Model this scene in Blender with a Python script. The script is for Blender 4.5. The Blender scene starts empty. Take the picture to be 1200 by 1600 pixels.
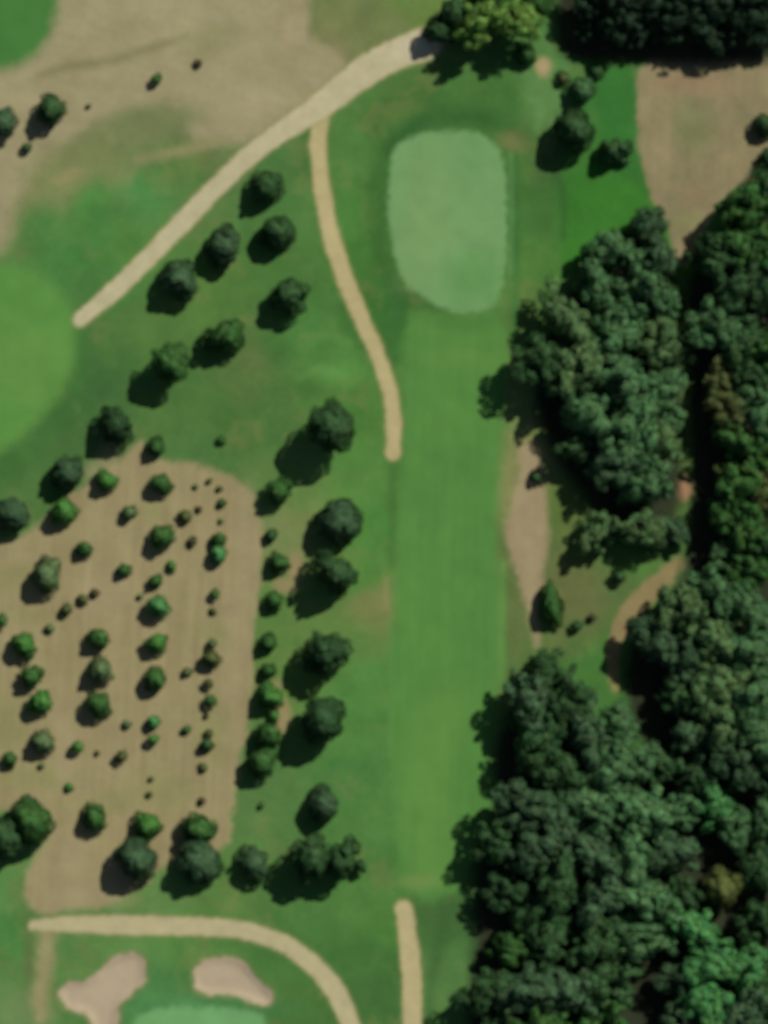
import bpy, math, random
import numpy as np
from mathutils import Vector

# ---------------------------------------------------------------- camera, sky, sun
S = 0.125                      # metres per photograph pixel on the ground
H = 1000.0                     # flying height of the camera
SUN_AZ = (0.68, 0.733)         # horizontal direction towards the sun (x right, y up the picture)
SUN_EL = 44.0
SUN_POWER = 4.95
SKY_POWER = 0.05
EXPOSURE = 0.0
K = (1.25, 1.22, 1.22)            # brightness a flat white sheet shows: albedo = wanted display value / K

sc = bpy.context.scene
sc.render.engine = 'CYCLES'
sc.cycles.use_denoising = True
sc.cycles.max_bounces = 6
sc.view_settings.view_transform = 'Standard'
sc.view_settings.look = 'None'
sc.view_settings.gamma = 1.0
sc.view_settings.use_curve_mapping = False
sc.view_settings.exposure = EXPOSURE

cam_d = bpy.data.cameras.new('camera')
cam = bpy.data.objects.new('camera', cam_d)
sc.collection.objects.link(cam)
cam.location = (0, 0, H)
cam_d.sensor_fit = 'VERTICAL'
cam_d.sensor_height = 24.0
cam_d.lens = 24.0 * H / (1600 * S)
cam_d.clip_start = 1.0
cam_d.clip_end = 12000.0
cam_d.dof.use_dof = True       # the photograph is soft all over: focus lies below the ground
cam_d.dof.focus_distance = 1500.0
cam_d.dof.aperture_fstop = cam_d.lens / 1000.0 / 3.2      # 3.2 m aperture -> about 1.07 m blur disc

world = bpy.data.worlds.new('World')
sc.world = world
world.use_nodes = True
wn = world.node_tree.nodes
sky = wn.new('ShaderNodeTexSky')
sky.sky_type = 'NISHITA'
sky.sun_disc = False
sky.sun_elevation = math.radians(SUN_EL)
sky.sun_rotation = math.atan2(SUN_AZ[0], SUN_AZ[1])
world.node_tree.links.new(sky.outputs['Color'], wn['Background'].inputs['Color'])
wn['Background'].inputs['Strength'].default_value = SKY_POWER

sun_d = bpy.data.lights.new('sun', 'SUN')
sun_d.energy = SUN_POWER
sun_d.angle = math.radians(0.53)
sun_d.color = (1.0, 0.965, 0.91)
sun = bpy.data.objects.new('sun', sun_d)
sc.collection.objects.link(sun)
ce = math.cos(math.radians(SUN_EL))
sdir = Vector((SUN_AZ[0] * ce, SUN_AZ[1] * ce, math.sin(math.radians(SUN_EL)))).normalized()
sun.rotation_euler = (-sdir).to_track_quat('-Z', 'Y').to_euler()
sun.location = sdir * 300

# ---------------------------------------------------------------- helpers
rng = np.random.default_rng(7)
random.seed(7)


def lin(c):
    c = np.asarray(c, dtype=float) / 255.0
    return np.where(c <= 0.04045, c / 12.92, ((c + 0.055) / 1.055) ** 2.4)


def value_noise(x, y, scale, seed):
    """smooth value noise in -1..1 at the given feature size (same unit as x, y)"""
    g = np.random.default_rng(seed).uniform(-1, 1, (256, 256))
    u, v = x / scale + 1000.37, y / scale + 1000.71
    i, j = np.floor(u).astype(int), np.floor(v).astype(int)
    fu, fv = u - i, v - j
    fu, fv = fu * fu * (3 - 2 * fu), fv * fv * (3 - 2 * fv)
    a, b = g[i % 256, j % 256], g[(i + 1) % 256, j % 256]
    c, d = g[i % 256, (j + 1) % 256], g[(i + 1) % 256, (j + 1) % 256]
    return (a * (1 - fu) + b * fu) * (1 - fv) + (c * (1 - fu) + d * fu) * fv


def fbm(x, y, scale, seed, octaves=4):
    t, a, n = 0, 1.0, 0
    for o in range(octaves):
        t = t + a * value_noise(x, y, scale / 2 ** o, seed + o * 17)
        n += a
        a *= 0.55
    return t / n * 1.6


def chaikin(p, n=2, closed=True):
    p = np.asarray(p, float)
    for _ in range(n):
        q = np.roll(p, -1, 0) if closed else p[1:]
        b = p if closed else p[:-1]
        r = np.empty((2 * len(b), 2))
        r[0::2] = 0.75 * b + 0.25 * q
        r[1::2] = 0.25 * b + 0.75 * q
        p = r if closed else np.vstack([p[:1], r, p[-1:]])
    return p


def seg_dist(x, y, a, b):
    dx, dy = b[0] - a[0], b[1] - a[1]
    t = np.clip(((x - a[0]) * dx + (y - a[1]) * dy) / (dx * dx + dy * dy + 1e-9), 0, 1)
    return np.hypot(x - a[0] - t * dx, y - a[1] - t * dy), t


def sdf_poly(x, y, pts):
    """signed distance, negative inside (pixels)"""
    pts = np.asarray(pts, float)
    lo, hi = pts.min(0) - 90, pts.max(0) + 90
    out = np.full(x.shape, 90.0)
    m = (x > lo[0]) & (x < hi[0]) & (y > lo[1]) & (y < hi[1])
    xs, ys = x[m], y[m]
    d = np.full(xs.shape, 1e9)
    ins = np.zeros(xs.shape, bool)
    for k in range(len(pts)):
        a, b = pts[k], pts[(k + 1) % len(pts)]
        d = np.minimum(d, seg_dist(xs, ys, a, b)[0])
        c = ((a[1] > ys) != (b[1] > ys))
        ins ^= c & (xs < (b[0] - a[0]) * (ys - a[1]) / (b[1] - a[1] + 1e-12) + a[0])
    out[m] = np.where(ins, -d, d)
    return out


def sdf_line(x, y, pts):
    """signed distance to a stroke through (x, y, half width) points"""
    p = np.asarray(pts, float)
    out = np.full(x.shape, 90.0)
    c = chaikin(p[:, :2], 2, False)
    # half width interpolated along the length
    L0 = np.r_[0, np.cumsum(np.hypot(*np.diff(p[:, :2], axis=0).T))]
    L1 = np.r_[0, np.cumsum(np.hypot(*np.diff(c, axis=0).T))]
    w = np.interp(L1 / L1[-1], L0 / L0[-1], p[:, 2])
    lo, hi = c.min(0) - 120, c.max(0) + 120
    m = (x > lo[0]) & (x < hi[0]) & (y > lo[1]) & (y < hi[1])
    xs, ys = x[m], y[m]
    d = np.full(xs.shape, 1e9)
    for k in range(len(c) - 1):
        q, t = seg_dist(xs, ys, c[k], c[k + 1])
        d = np.minimum(d, q - (w[k] * (1 - t) + w[k + 1] * t))
    out[m] = d
    return out


def smooth(a, lo, hi):
    t = np.clip((a - lo) / (hi - lo), 0, 1)
    return t * t * (3 - 2 * t)


# ---------------------------------------------------------------- terrain height (metres) from pixel coordinates
GREEN = chaikin([(606, 262), (622, 222), (665, 206), (735, 203), (776, 222), (790, 260), (792, 330), (790, 420),
                 (782, 470), (748, 490), (700, 488), (650, 462), (622, 425), (606, 350)])
BUNKER_A = chaikin([(92, 1545), (110, 1532), (142, 1534), (170, 1502), (196, 1490), (224, 1490), (228, 1515),
                    (222, 1545), (188, 1566), (182, 1592), (180, 1640), (146, 1640), (146, 1600), (132, 1580), (98, 1576)], 2)
BUNKER_B = chaikin([(300, 1528), (306, 1508), (330, 1496), (378, 1498), (396, 1524), (422, 1546), (428, 1562),
                    (412, 1574), (385, 1560), (350, 1553), (310, 1554)], 2)


def height(x, y):
    x, y = np.asarray(x, float), np.asarray(y, float)
    z = 0.25 * fbm(x, y, 260, 3, 2) + 0.04 * fbm(x, y, 40, 5, 2)
    z = z + 0.55 * smooth(-sdf_poly(x, y, GREEN), -38, 4)
    z = z + 1.1 * np.exp(-(((x - 512) / 34) ** 2 + ((y - 596) / 26) ** 2))
    z = z + 0.5 * np.exp(-(((x - 200) / 30) ** 2 + ((y - 318) / 26) ** 2))
    z = z - 0.30 * np.exp(-(((x - 160) / 40) ** 2 + ((y - 565) / 45) ** 2))
    for b in (BUNKER_A, BUNKER_B):
        d = -sdf_poly(x, y, b)
        z = z - 0.28 * smooth(d, -1, 14) + 0.12 * np.exp(-((d + 6) / 7.0) ** 2)
    return z


def height1(px, py):
    return float(height(np.array([px]), np.array([py]))[0])


def to_world(px, py, z=None):
    """pixel -> world point where the ray through it meets height z (default: the ground there)"""
    if z is None:
        z = height1(px, py)
    f = (H - z) / H
    return Vector(((px - 600) * S * f, (800 - py) * S * f, z))


# ---------------------------------------------------------------- zones of the ground
STEP = 0.32
gx = np.arange(-90, 90 + STEP, STEP)
gy = np.arange(-115, 115 + STEP, STEP)
GX, GY = np.meshgrid(gx, gy)
PX, PY = GX / S + 600, 800 - GY / S
n1 = fbm(PX, PY, 22, 21, 3)
n2 = fbm(PX, PY, 70, 31, 3)
n3 = fbm(PX, PY, 9, 41, 2)
WX = PX + 2.4 * n3 + 2.0 * n1         # slightly wandering coordinates for natural edges
WY = PY + 2.4 * np.roll(n3, 57, 1) + 2.0 * np.roll(n1, 83, 0)

ROUGH = [
 (40,40,68,118,52),(10,80,72,120,55),(560,40,112,122,74),(620,60,114,124,74),(650,15,98,125,60),(500,20,108,120,72),(520,80,125,124,80),
 (560,150,80,122,58),(640,120,74,110,52),(720,140,70,112,52),(780,160,64,108,48),(600,185,72,108,50),
 (545,250,78,122,58),(560,330,72,122,54),(570,420,66,112,48),(590,500,60,106,46),(460,240,74,112,56),(460,330,76,118,58),(480,420,70,112,52),
 (230,290,72,128,64),(150,330,75,128,60),(100,400,72,122,58),(60,350,82,128,62),(200,400,78,125,58),(150,450,72,118,58),(280,260,86,118,60),(310,230,98,115,66),
 (30,310,118,128,80),(100,280,120,130,80),(200,260,116,130,80),(200,200,122,126,82),(100,230,116,122,78),(20,290,130,122,84),
 (180,540,72,112,54),(150,580,62,100,50),(220,520,78,115,55),(330,470,80,118,55),(400,560,88,112,60),(380,610,82,112,57),(330,650,76,112,54),(420,640,74,110,54),(300,690,78,115,58),
 (430,540,70,112,52),(470,530,78,125,60),(520,590,86,134,62),(500,560,76,120,56),(560,640,74,118,52),(570,740,84,129,59),(580,830,78,128,57),(570,900,82,128,58),
 (580,950,106,122,66),(560,1000,90,125,62),(575,1060,80,128,60),(560,1130,76,124,58),(560,1220,74,120,58),(580,1300,76,122,58),(560,1400,76,120,56),(480,1450,72,115,55),
 (540,1500,68,110,52),(580,1560,66,105,50),(400,1250,84,118,62),(430,1280,84,122,62),(330,1400,90,125,62),(250,1400,96,130,70),(610,960,110,124,68),
 (20,1400,85,128,66),(20,1450,72,122,58),(30,1550,88,125,66),(140,1490,90,128,66),(300,1470,82,125,60),(450,1500,72,115,54),(250,1560,75,125,66),(430,1560,72,112,52),(500,1560,68,108,50),
 (690,1440,64,100,50),(700,1500,80,120,62),(680,1560,80,120,60),(600,1450,74,120,54),(590,1500,66,108,50),
 (840,330,66,108,50),(840,420,74,118,52),(850,480,80,112,54),(900,320,60,116,42),(900,280,58,115,42),(960,300,58,108,42),(960,160,54,112,48),(960,130,55,112,45),(850,150,90,130,70),(860,250,66,100,50),
 (880,820,90,110,55),(900,780,88,112,52),(900,930,96,108,60),(950,930,90,110,60),(980,870,78,118,55),(920,1030,72,118,52),(940,1060,68,112,50),(890,990,86,110,58),(860,860,88,105,56),
 (455,760,96,128,66),(450,830,114,128,76),(440,960,92,125,62),(440,1040,95,125,62),(820,720,128,130,82),(800,250,92,112,60),(815,680,105,125,68),
]
col = np.zeros(PX.shape + (3,))
wsum = np.zeros(PX.shape)
for (sx, sy, r, g, b) in ROUGH:
    d2 = (PX + 8 * n2 - sx) ** 2 + (PY + 8 * np.roll(n2, 40, 1) - sy) ** 2
    w = 1.0 / (d2 + 500.0) ** 2.2
    col += w[..., None] * lin((r, g, b))
    wsum += w
col /= wsum[..., None]
# grass is never even: coarse and fine mottling between drier and lusher growth
dry = np.clip(0.5 * n2 + 0.35 * n1 + 0.25 * n3, -1, 1)
col = col * (1 + 0.14 * dry[..., None] * np.array([1.6, 0.7, 1.0]))
worn = smooth(fbm(PX, PY, 55, 91, 4) + .25 * n3, .28, .95)[..., None]      # thin, yellowing grass in ragged patches
col = col * (1 - .38 * worn) + lin((112, 122, 68)) * .38 * worn

zone = np.zeros(PX.shape, int)
ZONES = ['ground']


def paint(name, sdf, rgb, edge=4.0, var=None, amt=0.08, own=True, hue=(1.0, 1.0, 1.0), strength=1.0):
    """blend a surface's own colour over its neighbours across a soft, worn edge and claim its faces"""
    global col
    m = smooth(-sdf, -edge, edge) * strength
    c = lin(rgb)[None, None, :] * (1 + amt * (var if var is not None else 0.6 * n1 + 0.5 * n2)[..., None] * np.array(hue))
    col = col * (1 - m[..., None]) + c * m[..., None]
    if own:
        ZONES.append(name)
        zone[sdf < 0] = len(ZONES) - 1


def blob(cx, cy, rx, ry, rot=0.0, wob=0.22, sd=1):
    c, s = math.cos(rot), math.sin(rot)
    u, v = (PX - cx) * c + (PY - cy) * s, -(PX - cx) * s + (PY - cy) * c
    return (np.hypot(u / rx, v / ry) - 1 + wob * fbm(PX, PY, 40, 60 + sd, 3)) * min(rx, ry)


stripe_v = np.sin((PX + 0.02 * PY + 2.5 * n2) / 17.0 * 2 * math.pi)
streak = value_noise(PX + 0.04 * PY, PY * 0.10, 5.0, 77) * 0.9 + value_noise(PX + 0.04 * PY, PY * 0.06, 11.0, 78)
streak_d = value_noise(PX * 0.93 + PY * 0.37, (PY * 0.93 - PX * 0.37) * 3.5, 34.0, 79)

# --- grass of other kinds or tones, mown or long (colour only, still the same ground sheet)
paint('', blob(700, 300, 128, 150, 0, 0.10, 1), (64, 108, 48), 24, own=False, strength=.85)      # darker collar round the green
paint('', sdf_line(PX, PY, [(612, 235, 12), (640, 197, 13), (700, 181, 13), (760, 186, 11), (790, 205, 6)]), (50, 92, 42), 13, own=False, strength=1.0)  # darker band along the upper edge of the collar
paint('', sdf_line(PX, PY, [(612, 430, 10), (626, 500, 12), (618, 560, 8)]), (58, 104, 48), 12, own=False, strength=.8)
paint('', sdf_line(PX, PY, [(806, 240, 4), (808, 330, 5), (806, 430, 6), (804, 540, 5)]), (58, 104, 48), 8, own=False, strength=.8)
paint('', sdf_line(PX, PY, [(798, 240, 3), (800, 330, 3), (797, 430, 3)]), (88, 132, 76), 4, own=False, strength=.6)
paint('', sdf_poly(WX, WY, chaikin([(884, 285), (960, 270), (1002, 300), (1030, 340), (990, 370), (920, 400), (880, 440), (878, 360)])), (58, 116, 40), 9, own=False)
paint('', sdf_line(PX, PY, [(868, 268, 4), (881, 300, 4), (881, 375, 3)]), (50, 88, 44), 8, own=False, strength=.7)  # thin dark line along the bright grass
paint('', sdf_poly(WX, WY, chaikin([(925, 112), (1000, 108), (992, 200), (1000, 280), (960, 280), (930, 180)])), (54, 110, 46), 10, own=False)
paint('', sdf_line(PX, PY, [(850, 120, 8), (848, 170, 8), (838, 200, 5)]), (94, 132, 72), 8, own=False, strength=.9)
paint('', sdf_line(PX, PY, [(470, 545, 5), (505, 520, 6), (545, 535, 5)]), (90, 136, 68), 7, own=False, strength=.5)
paint('', sdf_line(PX, PY, [(470, 590, 6), (500, 575, 7), (535, 585, 6)]), (95, 140, 70), 8, own=False, strength=.6)
paint('', sdf_line(PX, PY, [(420, 800, 8), (455, 762, 7), (495, 735, 6)]), (100, 132, 70), 8, own=False, strength=.7)
paint('', sdf_line(PX, PY, [(612, 712, 9), (616, 780, 9), (612, 880, 7)]), (68, 108, 52), 10, own=False, strength=.8)
paint('', blob(590, 950, 36, 24, 0, .3, 3), (116, 122, 72), 14, own=False, strength=.7)
paint('', sdf_line(PX, PY, [(603, 905, 4), (604, 948, 5)]), (136, 132, 82), 7, own=False, strength=.7)
paint('', blob(815, 770, 34, 90, 0, .2, 4), (128, 132, 80), 16, own=False, strength=.9)
paint('', blob(808, 960, 14, 70, 0, .2, 5), (98, 112, 62), 14, own=False, strength=.9)
paint('', blob(905, 935, 48, 60, 0.2, .3, 6), (102, 106, 62), 26, own=False, strength=.7)
paint('', sdf_line(PX, PY, [(690, 1400, 9), (688, 1470, 10), (672, 1540, 6), (668, 1620, 6)]), (62, 98, 48), 12, own=False, strength=.8)
paint('', sdf_line(PX, PY, [(0, 735, 20), (60, 690, 14), (112, 630, 12), (130, 560, 10), (126, 510, 8)]), (64, 108, 50), 14, own=False, strength=.9)
paint('', blob(152, 330, 8, 18, -0.5, .2, 8), (62, 110, 52), 10, own=False, strength=.5)
paint('', blob(45, 1500, 8, 45, 0, .2, 9), (95, 100, 62), 10, own=False, strength=.7)
paint('', blob(40, 1580, 45, 30, 0, .2, 10), (112, 134, 82), 20, own=False, strength=.7)
paint('', blob(800, 222, 22, 14, 0.4, .3, 11), (108, 112, 66), 12, own=False, strength=.8)

# --- areas that are sheets of their own
LEFT_FAIR = chaikin([(-200, 395), (0, 410), (60, 428), (104, 462), (122, 520), (112, 590), (68, 655), (0, 708), (-200, 800)])
f = sdf_poly(WX, WY, LEFT_FAIR)
paint('fairway', f, (88, 138, 62), 15, 0.5 * n2 + 0.3 * n1 + 0.06 * np.sin((PX * .8 + PY) / 9.0), .10, hue=(1.5, 1, 1))
paint('', blob(35, 570, 55, 60, .4, .3, 12), (98, 142, 66), 28, own=False, strength=.8)
f = sdf_poly(WX, WY, chaikin([(-200, -60), (96, -60), (92, 10), (70, 55), (30, 95), (0, 106), (-200, 120)]))
paint('fairway', f, (68, 120, 54), 6, 0.6 * n2 + .3 * n1, .10)
f = sdf_poly(WX + 1.5 * streak, WY, chaikin([(630, 470), (700, 494), (770, 478), (797, 520), (790, 620), (782, 740), (776, 860), (786, 960),
             (782, 1080), (760, 1180), (790, 1250), (742, 1330), (722, 1400), (625, 1410), (618, 1250), (600, 1100), (612, 960), (626, 800), (630, 640)], 2))
paint('fairway', f, (83, 131, 60), 13, 0.14 * stripe_v + 0.6 * n2 + 0.35 * streak + .2 * n1, .085, hue=(1.4, 1, 1))
paint('', sdf_line(PX, PY, [(700, 1100, 30), (660, 1220, 30), (680, 1350, 24)]), (96, 138, 64), 34, own=False, strength=.7)
paint('', blob(655, 1378, 26, 10, 0, .2, 13), (112, 138, 72), 10, own=False, strength=.8)
paint('', blob(720, 560, 50, 14, 0, .3, 14), (100, 138, 66), 14, own=False, strength=.5)
paint('', sdf_line(PX, PY, [(786, 880, 5), (783, 1060, 6)]), (98, 142, 70), 8, own=False, strength=.7)
# dry meadow, top left
f = sdf_poly(WX, WY, chaikin([(96, -60), (490, -60), (478, 10), (480, 60), (540, 88), (530, 130), (450, 192), (380, 225), (300, 222), (285, 180), (210, 165),
             (130, 195), (70, 260), (20, 320), (10, 400), (-60, 400), (-200, 380), (-200, 130), (0, 112), (40, 100), (76, 62), (94, 10)]))
paint('dry_meadow', f + 6 * n2, (154, 144, 108), 17, 0.5 * streak_d + 0.5 * n2 + 0.35 * n1, .10, hue=(1, 1, 1.2))
paint('', sdf_line(PX, PY, [(60, 118, 4), (105, 104, 6), (180, 95, 7), (245, 72, 6), (290, 58, 4)]), (122, 118, 80), 9, own=False, strength=.75)
paint('', sdf_line(PX, PY, [(0, 130, 4), (60, 112, 4), (130, 60, 6), (145, 0, 8)]), (164, 154, 116), 12, own=False, strength=.6)
paint('', blob(240, 195, 70, 28, -.15, .3, 15), (114, 122, 78), 18, own=False, strength=.85)
paint('', blob(330, 60, 60, 18, -.3, .4, 16), (136, 134, 92), 16, own=False, strength=.6)
paint('', sdf_line(PX, PY, [(215, 250, 6), (280, 238, 8), (350, 215, 8)]), (142, 136, 94), 10, own=False, strength=.8)
paint('', blob(460, 45, 16, 30, .3, .3, 17), (166, 152, 116), 10, own=False, strength=.8)
paint('', blob(95, 260, 60, 30, 0, .4, 18), (122, 128, 80), 16, own=False, strength=.7)
paint('', blob(105, 275, 20, 8, -.4, .3, 19), (144, 136, 92), 8, own=False, strength=.7)
# dry field on the right
f = sdf_poly(WX, WY, chaikin([(995, 80), (1300, 80), (1300, 290), (1185, 275), (1130, 310), (1108, 345), (1088, 395), (1062, 420), (1050, 400),
             (1048, 360), (1030, 330), (1010, 295), (1000, 240), (994, 170)]))
paint('dry_field', f, (137, 126, 92), 6, 0.6 * n2 + 0.5 * n1 + 0.25 * streak, .16, hue=(1.2, .9, 1.0))
paint('', blob(1080, 195, 26, 34, 0, .4, 20), (120, 124, 82), 18, own=False, strength=.7)
paint('', blob(1090, 130, 50, 16, 0, .4, 21), (148, 122, 94), 14, own=False, strength=.7)
paint('', blob(1085, 305, 22, 14, 0, .4, 22), (144, 122, 92), 12, own=False, strength=.6)
paint('', blob(1080, 345, 22, 10, 0, .3, 23), (128, 132, 84), 10, own=False, strength=.7)
# orchard soil
f = sdf_poly(WX, WY, chaikin([(222, 682), (238, 715), (300, 722), (370, 748), (400, 790), (414, 850), (406, 900), (396, 960), (394, 1060),
             (385, 1130), (372, 1200), (366, 1290), (352, 1330), (262, 1345), (205, 1400), (120, 1428), (60, 1430), (36, 1400), (40, 1350), (80, 1300),
             (70, 1262), (-200, 1265), (-200, 850), (0, 850), (60, 820), (110, 770), (165, 740), (205, 705)], 2))
strip = np.sin((PX + 0.045 * (PY - 760)) / 15.5 * 2 * math.pi + 1.2 * n2)
f = f + 5.0 * n2 + 2.5 * n1
paint('orchard_soil', f, (148, 136, 97), 7, 0.16 * strip + 0.65 * streak + 0.35 * n2 + .2 * n1, .095, hue=(.9, 1.0, 1.25))
for (cx, cy, rx, ry, s_) in [(30, 905, 40, 18, 30), (40, 965, 36, 12, 31), (45, 1215, 60, 22, 32), (250, 1230, 70, 30, 33), (235, 800, 24, 20, 34), (330, 1140, 26, 60, 35), (150, 1255, 60, 12, 36), (335, 990, 30, 22, 37), (20, 1130, 30, 40, 38)]:
    paint('', blob(cx, cy, rx, ry, 0, .4, s_), (134, 132, 84), 16, own=False, strength=.55)
for (cx, cy, rx, ry, s_) in [(168, 715, 16, 26, 40), (145, 740, 14, 16, 41), (110, 1340, 26, 50, 42), (385, 850, 14, 70, 43), (370, 1000, 12, 90, 44), (150, 930, 40, 30, 45), (105, 1180, 14, 60, 46), (135, 1400, 50, 18, 47)]:
    paint('', blob(cx, cy, rx, ry, 0, .35, s_), (158, 144, 108), 16, own=False, strength=.6)
for (cx, cy, rx, ry, s_) in [(462, 890, 14, 26, 50), (445, 915, 16, 10, 51), (440, 1120, 14, 26, 52), (432, 1068, 8, 8, 53)]:
    paint('', blob(cx, cy, rx, ry, .1, .3, s_), (150, 132, 94), 8, own=False, strength=.9)
# bare strip beside the fairway, dirt track in the trees, worn corner at lower left
f = sdf_poly(WX, WY, chaikin([(806, 690), (846, 692), (846, 750), (856, 770), (858, 850), (845, 920), (836, 960), (846, 1010), (836, 1012), (826, 960), (806, 890), (790, 850), (794, 800), (812, 750)]))
paint('bare_strip', f, (153, 137, 103), 8, .6 * n2 + .4 * n1 + .3 * streak, .08)
f = sdf_line(WX, WY, [(1060, 880, 9), (1040, 900, 14), (1000, 940, 17), (968, 980, 15), (955, 1030, 10), (962, 1075, 5)])
paint('dirt_track', f, (137, 122, 82), 5, .6 * n2 + .4 * n1, .10)
f = sdf_line(WX, WY, [(75, 1450, 14), (72, 1500, 13), (62, 1560, 12), (64, 1590, 8)])
paint('dirt_track', f, (146, 138, 96), 13, .6 * n2 + .4 * n1, .10)
f = blob(1068, 765, 13, 17, 0, .4, 55)
paint('bare_patch', f, (178, 136, 100), 6, n1, .06)
f = blob(849, 106, 10, 12, 0, .4, 56)
paint('bare_patch', f, (172, 150, 108), 7, n1, .06)
# woodland floor: leaf litter
floor = np.minimum.reduce([
    sdf_poly(WX, WY, chaikin([(868, -60), (1300, -60), (1300, 98), (1000, 100), (900, 96), (868, 80)])),
    sdf_poly(WX, WY, chaikin([(930, 380), (1010, 350), (1050, 420), (1060, 560), (1070, 700), (1060, 840), (960, 850), (900, 760), (850, 690), (830, 600), (850, 520), (900, 450)])),
    sdf_poly(WX, WY, chaikin([(1300, 290), (1180, 300), (1110, 380), (1070, 440), (1075, 560), (1080, 700), (1075, 860), (1050, 940), (990, 1000), (970, 1070),
                              (1000, 1160), (1040, 1240), (960, 1190), (850, 1060), (800, 1100), (770, 1180), (780, 1260), (740, 1330), (745, 1420), (730, 1560), (740, 1700), (1300, 1700)]))])
paint('woodland_floor', floor, (46, 52, 34), 14, n1 + .5 * n2, .15)
# putting green and the mown apron at the bottom
f = sdf_poly(WX, WY, GREEN)
paint('putting_green', f, (112, 152, 94), 6, 0.5 * n2 + .3 * n1 + .05 * np.sin(PX / 7.5), .06, hue=(1.6, 1, 1))
paint('', blob(742, 440, 46, 42, .2, .3, 57), (92, 142, 76), 26, own=False, strength=.75)
paint('', blob(660, 340, 36, 90, .1, .3, 58), (122, 152, 92), 30, own=False, strength=.5)
f = sdf_poly(WX, WY, chaikin([(196, 1700), (205, 1592), (240, 1576), (330, 1572), (395, 1578), (416, 1592), (430, 1700)]))
paint('', blob(320, 1575, 110, 22, 0, .1, 59), (78, 130, 76), 16, own=False, strength=.8)
paint('putting_green', f, (108, 158, 98), 7, n2, .06)
# bunkers
for b in (BUNKER_A, BUNKER_B):
    f = sdf_poly(WX, WY, b)
    paint('', f - 4, (130, 128, 84), 6, own=False, strength=.7)
    paint('sand_bunker', f, (176, 158, 130), 3.5, .5 * n1 + .5 * n3, .05)
# gravel paths
PATHS = [
    [(664, 68, 25), (655, 70, 25), (600, 92, 23), (550, 125, 22), (500, 168, 19), (440, 205, 15), (385, 245, 15), (330, 300, 14), (250, 385, 14), (185, 450, 13), (125, 500, 11)],
    [(500, 172, 16), (497, 205, 12), (497, 250, 12), (507, 320, 12), (525, 400, 13), (560, 490, 12), (596, 565, 11), (612, 620, 11), (616, 660, 11), (614, 708, 11)],
    [(52, 1446, 8), (120, 1443, 12), (200, 1446, 15), (300, 1447, 14), (385, 1452, 13), (450, 1475, 13), (505, 1520, 14), (535, 1565, 14), (560, 1640, 14)],
    [(631, 1420, 12), (640, 1480, 14), (645, 1540, 14), (643, 1640, 14)]]
PCOL = [(184, 174, 136), (180, 165, 118), (180, 168, 128), (180, 166, 122)]
QX, QY = PX + 1.0 * n3 + 1.2 * n1, PY + 1.0 * np.roll(n3, 57, 1) + 1.2 * np.roll(n1, 83, 0)
for p, c in list(zip(PATHS, PCOL))[1:] + [(PATHS[0], PCOL[0])]:
    f = sdf_line(QX, QY, p)
    paint('', f - 3, (140, 136, 86), 5, own=False, strength=.6)
    paint('gravel_path', f, c, 3.6, .45 * n1 + .6 * n3 + .3 * n2, .07)
paint('', blob(650, 72, 40, 16, -.3, .2, 70), (196, 184, 154), 12, own=False, strength=.8)

col /= np.array(K)
Z = height(PX, PY)


# ---------------------------------------------------------------- ground materials
def ground_material(name, scale, amount, rough, bump):
    m = bpy.data.materials.new(name)
    m.use_nodes = True
    nt = m.node_tree
    N, L = nt.nodes, nt.links
    b = N['Principled BSDF']
    b.inputs['Roughness'].default_value = rough
    b.inputs['Specular IOR Level'].default_value = 0.15
    at = N.new('ShaderNodeAttribute'); at.attribute_name = 'albedo'
    tc = N.new('ShaderNodeTexCoord')
    n = N.new('ShaderNodeTexNoise'); n.inputs['Scale'].default_value = scale
    n.inputs['Detail'].default_value = 8; n.inputs['Roughness'].default_value = .68
    L.new(tc.outputs['Object'], n.inputs['Vector'])
    big = N.new('ShaderNodeTexNoise'); big.inputs['Scale'].default_value = scale * .14
    big.inputs['Detail'].default_value = 4
    L.new(tc.outputs['Object'], big.inputs['Vector'])
    add = N.new('ShaderNodeMath'); add.operation = 'ADD'
    L.new(n.outputs['Fac'], add.inputs[0]); L.new(big.outputs['Fac'], add.inputs[1])
    mr = N.new('ShaderNodeMapRange')
    mr.inputs['From Min'].default_value = .6; mr.inputs['From Max'].default_value = 1.4
    mr.inputs['To Min'].default_value = 1 - amount; mr.inputs['To Max'].default_value = 1 + amount
    L.new(add.outputs[0], mr.inputs['Value'])
    mx = N.new('ShaderNodeVectorMath'); mx.operation = 'SCALE'
    L.new(at.outputs['Color'], mx.inputs[0]); L.new(mr.outputs[0], mx.inputs['Scale'])
    L.new(mx.outputs[0], b.inputs['Base Color'])
    bp = N.new('ShaderNodeBump'); bp.inputs['Strength'].default_value = bump
    bp.inputs['Distance'].default_value = .08
    L.new(n.outputs['Fac'], bp.inputs['Height']); L.new(bp.outputs[0], b.inputs['Normal'])
    return m


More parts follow.
